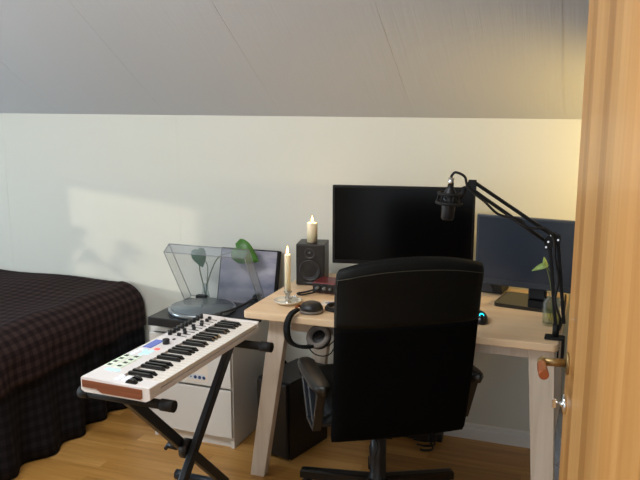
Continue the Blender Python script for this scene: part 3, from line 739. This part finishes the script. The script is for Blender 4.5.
b = bm_new(); bar(b, rel(base) + Vector((-.010, 0, 0)), rel(J) + Vector((-.010, 0, 0)), .012, .011, side=(0, 1, 0)); bar(b, rel(base) + Vector((.016, 0, .01)), rel(J) + Vector((.014, 0, .012)), .012, .011, side=(0, 1, 0)); obj('lower_arm', b, M['arm_black'], bo)
up_ = (T - J).normalized(); per = up_.cross(Vector((0, 1, 0))).normalized()
if per.z < 0: per = -per
b = bm_new(); bar(b, rel(J) - per * .012, rel(T) - per * .010, .012, .011, side=(0, 1, 0)); bar(b, rel(J) + per * .016, rel(T) + per * .013, .012, .011, side=(0, 1, 0)); obj('upper_arm', b, M['arm_black'], bo)
b = bm_new()
for s in (-.0065, .0065): prism(b, [(-.024, -.030), (.022, -.006), (.024, .020), (-.004, .032), (-.028, .006)], s - .0015, s + .0015, axis=1, mx=Matrix.Translation(rel(J)))
obj('elbow_plate', b, M['arm_black'], bo)
for q_ in ((-.020, -.018), (.016, .008), (-.006, .022), (-.014, .0)):
    b = bm_new(); tube(b, [rel(J) + Vector((q_[0], -.010, q_[1])), rel(J) + Vector((q_[0], .010, q_[1]))], .0034, 10); obj('bolt', b, M['chrome'], bo)
b = bm_new(); tube(b, [rel(J) - per * .012 + up_ * .03, rel(J) - per * .012 + up_ * .17], .0065, 10)
obj('spring', b, M['black'], bo)
b = bm_new()
for s in (-.0065, .0065): prism(b, [(-.018, -.012), (.014, -.014), (.014, .018), (-.010, .018)], s - .0015, s + .0015, axis=1, mx=Matrix.Translation(rel(T)))
tube(b, [rel(T) + Vector((-.012, 0, -.004)), rel(T) + Vector((-.030, .0, -.012))], .006, 10)
obj('head_bracket', b, M['arm_black'], bo)
# microphone in a shock mount
MP = Vector((-.468, 2.455, 1.150))
mic = thing('microphone', 'black condenser microphone in a round shock mount on the boom', 'microphone', MP)
b = bm_new(); mt = Matrix.Rotation(R(4), 4, 'Y')
lathe(b, [(0, -.052), (.018, -.052), (.0215, -.046), (.0225, 0), (.0215, .030), (.019, .040), (.012, .052), (.010, .060), (0, .060)], 28, mx=mt); obj('body', b, M['black'], mic)
b = bm_new(); lathe(b, [(0, .060), (.010, .060), (.010, .086), (0, .086)], 16, mx=mt); obj('connector', b, M['chrome'], mic, 'metal cable connector')
b = bm_new()
for z, r_ in ((.004, .040), (.034, .036)): tube(b, [mt @ Vector((r_ * cos(2 * pi * i / 28), r_ * sin(2 * pi * i / 28), z)) for i in range(28)], .0055, 8, closed=True)
for i in range(6):
    a = 2 * pi * i / 6; tube(b, [mt @ Vector((.036 * cos(a), .036 * sin(a), .034)), mt @ Vector((.040 * cos(a), .040 * sin(a), .004))], .003, 8)
tube(b, [(.034, 0, .022), (.044, .008, .034), rel(T) + O - MP + Vector((-.026, .0, -.012))], .008, 10)
obj('shock_mount', b, M['black_matte'], mic)
b = bm_new()
for i in range(8):
    a = 2 * pi * i / 8; a2 = a + .4; tube(b, [mt @ Vector((.037 * cos(a), .037 * sin(a), .034)), mt @ Vector((.021 * cos(a2), .021 * sin(a2), .018)), mt @ Vector((.039 * cos(a2 + .4), .039 * sin(a2 + .4), .004))], .0016, 6)
obj('elastic', b, M['rubber'], mic)
p0 = MP + Vector((.006, 0, .082))
cable('black microphone cable looping along the boom arm', [p0 + Vector((0, 0, .005)), p0 + Vector((.001, 0, .012)), p0 + Vector((.014, 0, .022)), p0 + Vector((.042, .005, .008)), T + Vector((-.008, -.014, -.008)), T + (J - T) * .2 - per * .016 + Vector((0, -.018, 0)), T + (J - T) * .40 - per * .024 + Vector((0, -.018, 0)), T + (J - T) * .58 + per * .0 + Vector((0, -.016, 0)), T + (J - T) * .72 - per * .004 + Vector((0, -.016, 0)), T + (J - T) * .86 + per * .024 + Vector((0, -.016, 0)), J + Vector((.004, -.020, .01)), J + Vector((.010, -.018, -.05)), J + Vector((.024, -.016, -.12)), J + Vector((.018, -.016, -.19)), J + Vector((.034, -.016, -.24)), J + Vector((.036, .0, -.258)), J + Vector((.034, .035, -.29)), Vector((-.108, 2.60, DT + .009)), Vector((-.107, 2.63, DT + .006)), Vector((-.105, 2.70, DT + .005)), Vector((-.105, 2.90, DT + .005)), Vector((-.11, 3.10, DT + .005))], .0042)

# ------------------------------------------------------------------ office chair
CHL = Vector((-.708, 2.503, 0)); CA = R(33)
oc = thing('office_chair', 'high-backed black office chair facing the desk', 'office chair', CHL, CA)
# five-star base (world directions turned into the chair's frame)
for k in range(5):
    wa = R(109 + 72 * k); a = wa - CA; d = Vector((cos(a), sin(a), 0))
    b = bm_new(); s = d.cross(Vector((0, 0, 1)))
    n = 7; prevr = None
    for i in range(n):
        t = i / (n - 1); r_ = .025 + .275 * t; z1 = .118 - .022 * t; hh = .042 - .016 * t; ww = .025 - .004 * t
        ring = [b.verts.new(d * r_ + s * ww * sx + Vector((0, 0, z1 - (hh if sz else 0)))) for sx, sz in ((-1, 1), (1, 1), (1, 0), (.55, -1 and 0), (-.55, 0), (-1, 0))]
        ring[3].co.z += .003; ring[4].co.z += .003
        if prevr:
            for j in range(6): b.faces.new((prevr[j], prevr[(j + 1) % 6], ring[(j + 1) % 6], ring[j]))
        else: b.faces.new(list(reversed(ring)))
        prevr = ring
    b.faces.new(prevr)
    lg = obj('base_leg', b, mat('gloss_nylon', (15, 15, 17), .28) if k == 0 else bpy.data.materials['gloss_nylon'], oc)
    b = bm_new(); c0 = d * .285
    for sgn in (-1, 1):
        q0 = c0 + s * (.008 * sgn) + Vector((0, 0, .026)); q1 = c0 + s * (.024 * sgn) + Vector((0, 0, .026)); tube(b, [q0, q1], .026, 18)
    tube(b, [c0 + Vector((0, 0, .026)), c0 + Vector((0, 0, .080))], .007, 8); obj('caster', b, M['black'], lg)
b = bm_new(); lathe(b, [(0, .066), (.034, .066), (.038, .075), (.038, .118), (.030, .128), (.029, .20), (.0295, .30), (0, .30)], 28); obj('column_cover', b, M['black'], oc)
b = bm_new(); lathe(b, [(0, .29), (.014, .29), (.014, .40), (0, .40)], 16); obj('gas_lift', b, M['steel_black'], oc)
b = bm_new(); box(b, (-.09, -.16, .375), (.09, .12, .415), bevel=.01); tube(b, [(.09, 0, .395), (.20, .02, .392), (.23, .02, .392)], .006, 8); obj('tilt_mechanism', b, M['black'], oc)
b = bm_new(); tube(b, [(-.03, -.07, .39), (-.04, -.09, .33), (-.028, -.085, .28), (-.036, -.08, .24)], .003, 6, smooth=5); obj('tether', b, M['rubber'], oc)
# seat
b = bm_new(); nx, ny = 18, 18
def seatpt(i, j, top):
    u = i / nx * 2 - 1; v = j / ny * 2 - 1
    su = abs(u) ** 6; sv = abs(v) ** 6; k = (1 - min(1, su)) ** .5 * (1 - min(1, sv)) ** .5
    x = u * .245; y = v * .245 + .02
    return Vector((x, y, (.445 + (.045 + .012 * (u * u)) * k) if top else (.445 - .032 * k - .0)))
T1 = [[b.verts.new(seatpt(i, j, True)) for j in range(ny + 1)] for i in range(nx + 1)]
T0 = [[T1[i][j] if i in (0, nx) or j in (0, ny) else b.verts.new(seatpt(i, j, False)) for j in range(ny + 1)] for i in range(nx + 1)]
for g, rev in ((T1, 0), (T0, 1)):
    for i in range(nx):
        for j in range(ny):
            q = [g[i][j], g[i + 1][j], g[i + 1][j + 1], g[i][j + 1]]
            try: b.faces.new(q[::-1] if rev else q)
            except ValueError: pass
obj('seat', b, M['leather'], oc, smooth=True)
# backrest: slightly reclined padded slab. z .375 to 1.01
BZ0, BZ1 = .380, 1.016
def back_x(t):   # half width
    w = .233 + .007 * min(1, t / .8)
    if t > .96: w -= .010 * ((t - .96) / .04) ** 2
    if t < .03: w -= .004 * (1 - t / .03)
    return w
def back_pt(u, t, side):
    """u -1..1 across, t 0..1 up; side +1 rear, -1 front"""
    w = back_x(t)
    arch = .020 * (1 - u * u) * max(0, (t - .80) / .2)  # top edge arched
    z = BZ0 + (BZ1 - .020 - BZ0) * t + arch - .012 * (abs(u) ** 3) * (1 if t > .9 else 0) * 1.0
    y = -.235 - .085 * t - .012 * sin(pi * t) - .03 * max(0, t - .82) / .18 * .4
    y += .012 * u * u                      # the sides wrap forward
    thick = .032 * (1 - abs(u) ** 8) ** .5 * (1 - (2 * abs(t - .5)) ** 14) ** .5
    y += -thick if side > 0 else thick
    return Vector((u * w, y, z))
nu_, nt2 = 24, 40
def back_mesh(t0, t1, off=0):
    b = bm_new()
    rows = [i for i in range(nt2 + 1) if t0 - 1e-6 <= i / nt2 <= t1 + 1e-6]
    A = {}; B = {}
    for j in rows:
        for i in range(nu_ + 1):
            u = sin((i / nu_ * 2 - 1) * pi / 2); t = j / nt2
            tt_ = .5 - .5 * cos(pi * t) if False else t
            A[i, j] = b.verts.new(back_pt(u, tt_, 1)); B[i, j] = b.verts.new(back_pt(u, tt_, -1))
    for j, j2 in zip(rows, rows[1:]):
        for i in range(nu_):
            b.faces.new((A[i, j], A[i + 1, j], A[i + 1, j2], A[i, j2])); b.faces.new((B[i, j], B[i, j2], B[i + 1, j2], B[i + 1, j]))
    for j in (rows[0], rows[-1]):
        for i in range(nu_):
            b.faces.new((A[i, j], A[i + 1, j], B[i + 1, j], B[i, j]))
    for j, j2 in zip(rows, rows[1:]):
        for i in (0, nu_): b.faces.new((A[i, j], A[i, j2], B[i, j2], B[i, j]))
    bmesh.ops.remove_doubles(b, verts=b.verts[:], dist=.0004)
    return b
bk = obj('backrest', back_mesh(0, .675), M['fabric'], oc, 'matt black fabric lower back', smooth=True)
b = back_mesh(.675, 1.0)
hr = obj('headrest_panel', b, M['leather'], oc, 'olive black leather upper back', smooth=True)
b = bm_new(); tube(b, [back_pt(sin((i / 24 * 2 - 1) * pi / 2) * .992, .945, 1) + Vector((0, -.0008, 0)) for i in range(25)], .0014, 6)
tube(b, [back_pt(.985 , .675 + .265 * i / 16, 1) + Vector((0, -.0005, 0)) for i in range(17)], .0014, 6); tube(b, [back_pt(-.985 , .675 + .265 * i / 16, 1) + Vector((0, -.0005, 0)) for i in range(17)], .0014, 6)
obj('seam', b, mat('seam_thread', (58, 56, 44), .6), hr)
b = bm_new(); bar(b, (0, -.12, .395), (0, -.245, .40), .07, .012, side=(1, 0, 0)); bar(b, (0, -.240, .395), (0, -.255, .56), .07, .012, side=(1, 0, 0)); obj('back_bracket', b, M['steel_black'], oc)
# armrests
for s in (-1, 1):
    x = s * .264
    ar = bm_new()
    prof = []
    for p, q in (((x, .050, .556), (x, -.060, .400)), ((x, -.225, .556), (x, -.150, .395)), ((x, .050, .556), (x, -.225, .556)), ((x, -.150, .398), (x, -.050, .402)), ((x, -.03, .55), (x, -.125, .41))):
        bar(ar, p, q, .030 if q[2] != .41 else .02, .014, side=(1, 0, 0), bevel=.003)
    box(ar, (min(x, x - s * .07), -.13, .392), (max(x, x - s * .07), -.06, .408), bevel=.002)
    o = obj('armrest', ar, mat('armrest_frame', (20, 24, 30), .4) if s < 0 else bpy.data.materials['armrest_frame'], oc)
    b = bm_new(); n = 12; prev = None
    for i in range(n + 1):
        t = i / n; y = .075 - .345 * t; hwid = .030 * (1 - abs(2 * t - 1) ** 5) ** .5 + .004; z = .576 - .006 * sin(pi * t)
        z -= .02 * max(0, (.15 - t) / .15) ** 1.5
        ring = [b.verts.new(Vector((x + hwid * cx, y, z + cz))) for cx, cz in ((-1, -.004), (-.85, .010), (-.4, .016), (.4, .016), (.85, .010), (1, -.004), (.7, -.014), (-.7, -.014))]
        if prev:
            for j in range(8): b.faces.new((prev[j], prev[(j + 1) % 8], ring[(j + 1) % 8], ring[j]))
        else: b.faces.new(ring[::-1])
        prev = ring
    b.faces.new(prev); obj('arm_pad', b, mat('arm_pad_vinyl', (24, 23, 21), .35) if s < 0 else bpy.data.materials['arm_pad_vinyl'], o, smooth=True)

# ------------------------------------------------------------------ keyboard controller
KZ0 = .640
kb = thing('keyboard_controller', 'white keyboard controller with walnut cheek on an X stand', 'keyboard', (-1.404, 1.742, KZ0), -.022)
KL, KW = .700, .240
b = bm_new()
prism(b, [(0, .006), (.012, 0), (.225, 0), (KW, .008), (KW, .022), (.106, .022), (.106, .044), (.004, .047), (0, .043)], .0, KL, axis=1)
box(b, (.100, .0, .020), (KW, .058, .044), bevel=.003); box(b, (.100, KL - .014, .020), (KW, KL, .044), bevel=.002)
obj('body', b, M['kb'], kb)
b = bm_new(); prism(b, [(.006, .016), (.055, .016), (.075, .006), (.208, .006), (.214, .010), (.214, .036), (.006, .038)], -.003, .001, axis=1); obj('end_cheek', b, M['walnut'], kb, 'walnut end cheek')
b = bm_new(); box(b, (.107, .058, .022), (.113, KL - .014, .040)); obj('key_slot', b, mat('key_slot_shade', (150, 130, 116), .6), kb)
for x, y in ((.03, .03), (.205, .03), (.03, KL - .10), (.205, KL - .10)):
    b = bm_new(); lathe(b, [(0, -.011), (.011, -.011), (.012, .002), (0, .002)], 14, c=(x, y, 0)); obj('foot', b, M['rubber'], kb)
NW = 29; ky0 = .060; kp = (KL - .0155 - ky0) / NW
for i in range(NW):
    b = bm_new(); y0 = ky0 + i * kp; box(b, (.112, y0 + .0005, .026), (KW - .002, y0 + kp - .0005, .0395), bevel=.0012)
    obj('white_key', b, M['kb_key'], kb)
for i in range(NW - 1):
    if i % 7 in (2, 6): continue
    yc = ky0 + (i + 1) * kp; b = bm_new()
    vs = box(b, (.112, yc - .0058, .039), (.196, yc + .0058, .0505), bevel=.0015)
    for v in b.verts:
        if v.co.z > .047 and v.co.x > .18: v.co.x -= .010
    obj('black_key', b, M['kb_black'], kb)
for i, (x, y) in enumerate([(.016, .112), (.016, .141), (.016, .170), (.016, .198), (.052, .112), (.052, .141), (.052, .170), (.052, .198)]):
    b = bm_new(); box(b, (x - .010, y - .010, .044), (x + .016, y + .013, .0485), bevel=.001); box(b, (x - .004, y - .006, .0484), (x + .010, y + .008, .0489), mi=1)
    obj('pad', b, [M['pad'], M['kb_black']], kb)
def kbtn(x, y, mname, w=.013, l=.016):
    b = bm_new(); box(b, (x - w / 2, y - l / 2, .044), (x + w / 2, y + l / 2, .0475), bevel=.001); obj('button', b, M[mname], kb)
for x, y in ((.022, .225), (.022, .248), (.022, .271)): kbtn(x, y, 'btn_white')
for x, y in ((.050, .232), (.050, .254), (.064, .245), (.064, .268), (.040, .268), (.052, .080), (.070, .082), (.036, .081)): kbtn(x, y, 'btn_cyan')
kbtn(.070, .292, 'btn_red', .016, .016)
for x, y in ((.112, .026), (.136, .026), (.112, .048), (.136, .048)): kbtn(x, y, 'btn_white', .015, .014)
b = bm_new(); box(b, (.014, .292, .044), (.046, .372, .0482), bevel=.001); obj('display', b, M['lcd'], kb, 'blue lit display')
b = bm_new(); lathe(b, [(0, .045), (.012, .045), (.012, .060), (.010, .062), (0, .062)], 20, c=(.066, .352, 0)); obj('main_knob', b, M['black'], kb)
b = bm_new(); box(b, (.062, .395, .044), (.070, .405, .0475)); obj('small_button', b, M['black'], kb)
for i in range(9):
    y = .438 + i * .0262; b = bm_new(); lathe(b, [(0, .045), (.008, .045), (.007, .063), (0, .064)], 14, c=(.026, y, 0)); obj('knob', b, M['black'], kb)
for i, sx in enumerate((.062, .070, .052, .074, .056, .074, .060, .066, .062)):
    y = .438 + i * .0262; b = bm_new(); box(b, (.044, y - .001, .0445), (.092, y + .001, .0462)); fd = obj('fader_slot', b, M['black_matte'], kb)
    b = bm_new(); box(b, (sx - .0055, y - .005, .046), (sx + .0055, y + .005, .057), bevel=.0015); obj('fader_cap', b, M['black'], fd)
for x, y in ((.168, .016), (.168, .040)):
    b = bm_new(); tube(b, [(x, y - .007, .038), (x, y + .007, .038)], .019, 24)
    obj('wheel', b, M['kb_black'], kb)

# X-shaped keyboard stand
ks = thing('keyboard_stand', 'black folding X stand carrying the white keyboard', 'keyboard stand', (-1.265, 2.09, 0))
O2 = Vector((-1.265, 2.09, 0))
b = bm_new(); y = 1.800; z = .610
tube(b, [Vector((-1.445, y, z)) - O2, Vector((-1.13, y, z)) - O2], .0145, 16); tube(b, [Vector((-1.168, y, z)) - O2, Vector((-1.125, y, z)) - O2], .018, 16); tube(b, [Vector((-1.455, y, z)) - O2, Vector((-1.42, y, z)) - O2], .018, 16); obj('support_tube', b, M['rubber'], ks)
b = bm_new(); y = 2.375; z = .612
tube(b, [Vector((-1.43, y, z)) - O2, Vector((-1.075, y, z)) - O2], .015, 16); tube(b, [Vector((-1.115, y, z)) - O2, Vector((-1.072, y, z)) - O2], .018, 16); obj('support_tube', b, M['rubber'], ks)
P0 = Vector((-1.262, 2.09, .330))
b = bm_new(); bar(b, Vector((-1.235, 2.375, .612)) - O2, Vector((-1.235, 1.80, .035)) - O2, .022, .036, side=(1, 0, 0), bevel=.003); obj('leg', b, M['steel_black'], ks)
b = bm_new(); bar(b, Vector((-1.285, 1.80, .612)) - O2, Vector((-1.285, 2.40, .035)) - O2, .022, .036, side=(1, 0, 0), bevel=.003); obj('leg', b, M['steel_black'], ks)
b = bm_new(); tube(b, [Vector((-1.300, 2.088, .324)) - O2, Vector((-1.222, 2.088, .324)) - O2], .010, 12); tube(b, [Vector((-1.275, 2.088, .324)) - O2, Vector((-1.248, 2.088, .324)) - O2], .034, 28); obj('pivot_disc', b, M['black'], ks)
b = bm_new(); tube(b, [Vector((-1.298, 2.088, .324)) - O2, Vector((-1.335, 2.088, .324)) - O2], .012, 12); tube(b, [Vector((-1.335, 2.07, .318)) - O2, Vector((-1.338, 2.13, .335)) - O2], .007, 8); obj('locking_lever', b, M['black'], ks)
for yy, x0, x1 in ((2.415, -1.50, -1.07), (1.785, -1.46, -1.02)):
    b = bm_new(); tube(b, [Vector((x0, yy, .022)) - O2, Vector((x1, yy, .022)) - O2], .014, 12)
    for xx in (x0, x1): tube(b, [Vector((xx - .012, yy, .022)) - O2, Vector((xx + .022, yy, .022)) - O2], .020, 14)
    obj('foot_bar', b, M['steel_black'], ks)

# ------------------------------------------------------------------ under the desk
pc = thing('computer_tower', 'black computer tower on the floor under the desk', 'computer', (-1.144, 2.704, 0), R(-15))
b = bm_new(); prism(b, [(-.165, .012), (.0, .012), (.0, .345), (-.165, .340)], .0, .27, axis=1); box(b, (-.165, .01, 0.004), (0, .27, .02)); obj('case', b, mat('tower_steel', (19, 20, 23), .4, metal=.1), pc)
pc.rotation_euler = (0, 0, R(-15))
b = bm_new(); box(b, (-.161, -.016, .016), (-.005, -.001, .337), bevel=.004); obj('front_panel', b, M['black'], pc)
for x in (-.14, -.03):
    b = bm_new(); box(b, (x - .015, .01, 0), (x + .015, .26, .013)); obj('foot', b, M['rubber'], pc)
# black bag slumped between chest and tower
bg = bm_new(); bmesh.ops.create_icosphere(bg, subdivisions=4, radius=1)
for v in bg.verts:
    x, y, z = v.co; k = 1 + .05 * sin(9 * z + 4 * x) + .04 * sin(7 * y); v.co = Vector((x * .055 * k, y * .07 * k, max(-.98, z) * .15 * k + .149))
o = obj('fabric_bag', bg, M['fabric'], smooth=True); tag(o, 'slumped black bag between the white chest and the desk leg', 'bag', loc=(-1.335, 3.06, .0))
# power strip and tangled cables by the wall
ps = thing('power_strip', 'black power strip on the floor behind the office chair', 'power strip', (-.72, 3.12, 0), R(2))
b = bm_new(); box(b, (-.13, -.025, 0), (.13, .025, .035), bevel=.004); obj('housing', b, M['black'], ps)
for x in (-.08, -.01, .06):
    b = bm_new(); box(b, (x - .016, -.018, .035), (x + .016, .018, .06), bevel=.004); obj('plug', b, M['black'], ps)
for k in range(3):
    cable(('thick black cable tangled by the power strip', 'black cable drooping over the power strip plugs', 'looped black cable in front of the power strip')[k],
          [(-.655 + .012 * k, 3.075 - .020 * k, .070 - .012 * k), (-.63, 3.06 - .020 * k, .075 - .014 * k), (-.600 - .004 * k, 3.04 - .020 * k, .040 - .012 * k), (-.64, 3.03 - .020 * k, .030 - .0115 * k), (-.70 + .02 * k, 3.035 - .020 * k, .028 - .0110 * k)], .0045)
CB = ['thin black cable hanging lowest under the desk near the left leg', 'thin black cable crossing under the desk behind the headphones', 'black cable dropping behind the computer tower from the desk']
for k, pts in enumerate(([(-1.02, 2.95, .62), (-1.07, 2.88, .57), (-1.10, 2.80, .50), (-1.06, 2.78, .455), (-1.0, 2.80, .46), (-.97, 2.86, .55), (-.93, 2.95, .62)],
                         [(-1.06, 2.95, .62), (-1.08, 2.86, .52), (-1.03, 2.82, .48), (-.97, 2.85, .52), (-.93, 2.90, .47), (-.88, 2.95, .60)],
                         [(-.93, 3.12, .675), (-.94, 3.10, .55), (-.92, 3.04, .35), (-.93, 3.05, .12), (-.90, 3.05, .006), (-.80, 3.05, .006)])):
    cable(CB[k], pts, .0025)

# white bin with plastic liner behind the right leg
bn = thing('waste_bin', 'pale bin with a clear plastic liner beside the right desk leg', 'bin', (.005, 2.83, 0))
b = bm_new(); lathe(b, [(0, .0), (.10, .0), (.122, .185), (.126, .19), (.123, .19), (.119, .185), (.097, .004), (0, .004)], 36); obj('bucket', b, mat('pale_blue_plastic', (196, 208, 226), .4), bn)
b = bm_new(); ringp = None
for k in range(9):
    t = k / 8; ring = []
    for i in range(40):
        a = 2 * pi * i / 40; r_ = (.131 - .05 * t ** 1.3) * (1 + .05 * sin(a * 7 + t * 4) * t + .03 * sin(a * 3 + 5 * t)); ring.append(b.verts.new((r_ * cos(a), r_ * sin(a), .15 + .27 * t + .02 * sin(a * 4) * t)))
    if ringp:
        for i in range(40): f = b.faces.new((ringp[i], ringp[(i + 1) % 40], ring[(i + 1) % 40], ring[i])); f.smooth = True
    ringp = ring
lf = obj('plastic_liner', b, M['film'], bn); solid(lf, .0008)

# ------------------------------------------------------------------ unseen floor lamp added in the right corner for the warm wall glow
fl = thing('added_floor_lamp', 'added unseen floor lamp with black metal head turned to the back wall', 'lamp', (.52, 2.62, 0))
b = bm_new(); lathe(b, [(0, 0), (.13, 0), (.13, .015), (.02, .022), (0, .022)], 32); obj('base', b, M['steel_black'], fl)
b = bm_new(); tube(b, [(0, 0, .02), (0, 0, 1.16)], .010, 12); obj('pole', b, M['steel_black'], fl)
LA = Vector((-.62, .36, .04)).normalized(); hm = Matrix.Translation((0, 0, 1.20)) @ LA.to_track_quat('Z', 'Y').to_matrix().to_4x4()
b = bm_new(); lathe(b, [(0, -.06), (.025, -.06), (.035, -.04), (.075, .07), (.073, .07), (.033, -.036), (0, -.05)], 32, mx=hm); obj('added_lamp_shade', b, M['steel_black'], fl)
b = bm_new(); bmesh.ops.create_uvsphere(b, u_segments=20, v_segments=12, radius=.022, matrix=hm @ Matrix.Translation((0, 0, -.012))); obj('bulb', b, mat('added_lamp_bulb', (255, 220, 160), .4, emit=(255, 205, 130), es=12), fl, smooth=True)
lo2 = light('SPOT', 'added_lamp_light', Vector((.52, 2.62, 1.20)) + LA * .03, 27, (1, .68, .20), aim=Vector((.52, 2.62, 1.20)) + LA, shadow_soft_size=.03, spot_size=R(96), spot_blend=.9)  # spot added to throw the warm glow along the back wall

# potted plant on the window sill, its leaves shade part of the sunlit wall
pp = thing('potted_plant', 'leafy plant in a white pot on the low window sill', 'plant', (WL + .09, 1.90, wz0 - .005))
b = bm_new(); lathe(b, [(0, 0), (.045, 0), (.058, .10), (.054, .10), (.05, .09), (0, .09)], 28); obj('pot', b, M['white'], pp)
rr_ = random.Random(8)
for k in range(9):
    a = 2 * pi * k / 9; h = .22 + .04 * (k % 5); tip = Vector((.05 * cos(a), .09 * sin(a) + .02, h))
    b = bm_new(); tube(b, [(0, 0, .09), (.02 * cos(a), .03 * sin(a), h * .6), tip], .002, 6, smooth=4); sm_ = obj('stem', b, M['stem'], pp)
    b = bm_new(); leaf(b, tip, (cos(a) * .4, sin(a), -.25 - .2 * (k % 2)), (.9, 0, .5), .13, .06); lf = obj('leaf', b, M['leaf'], pp); solid(lf, .001)
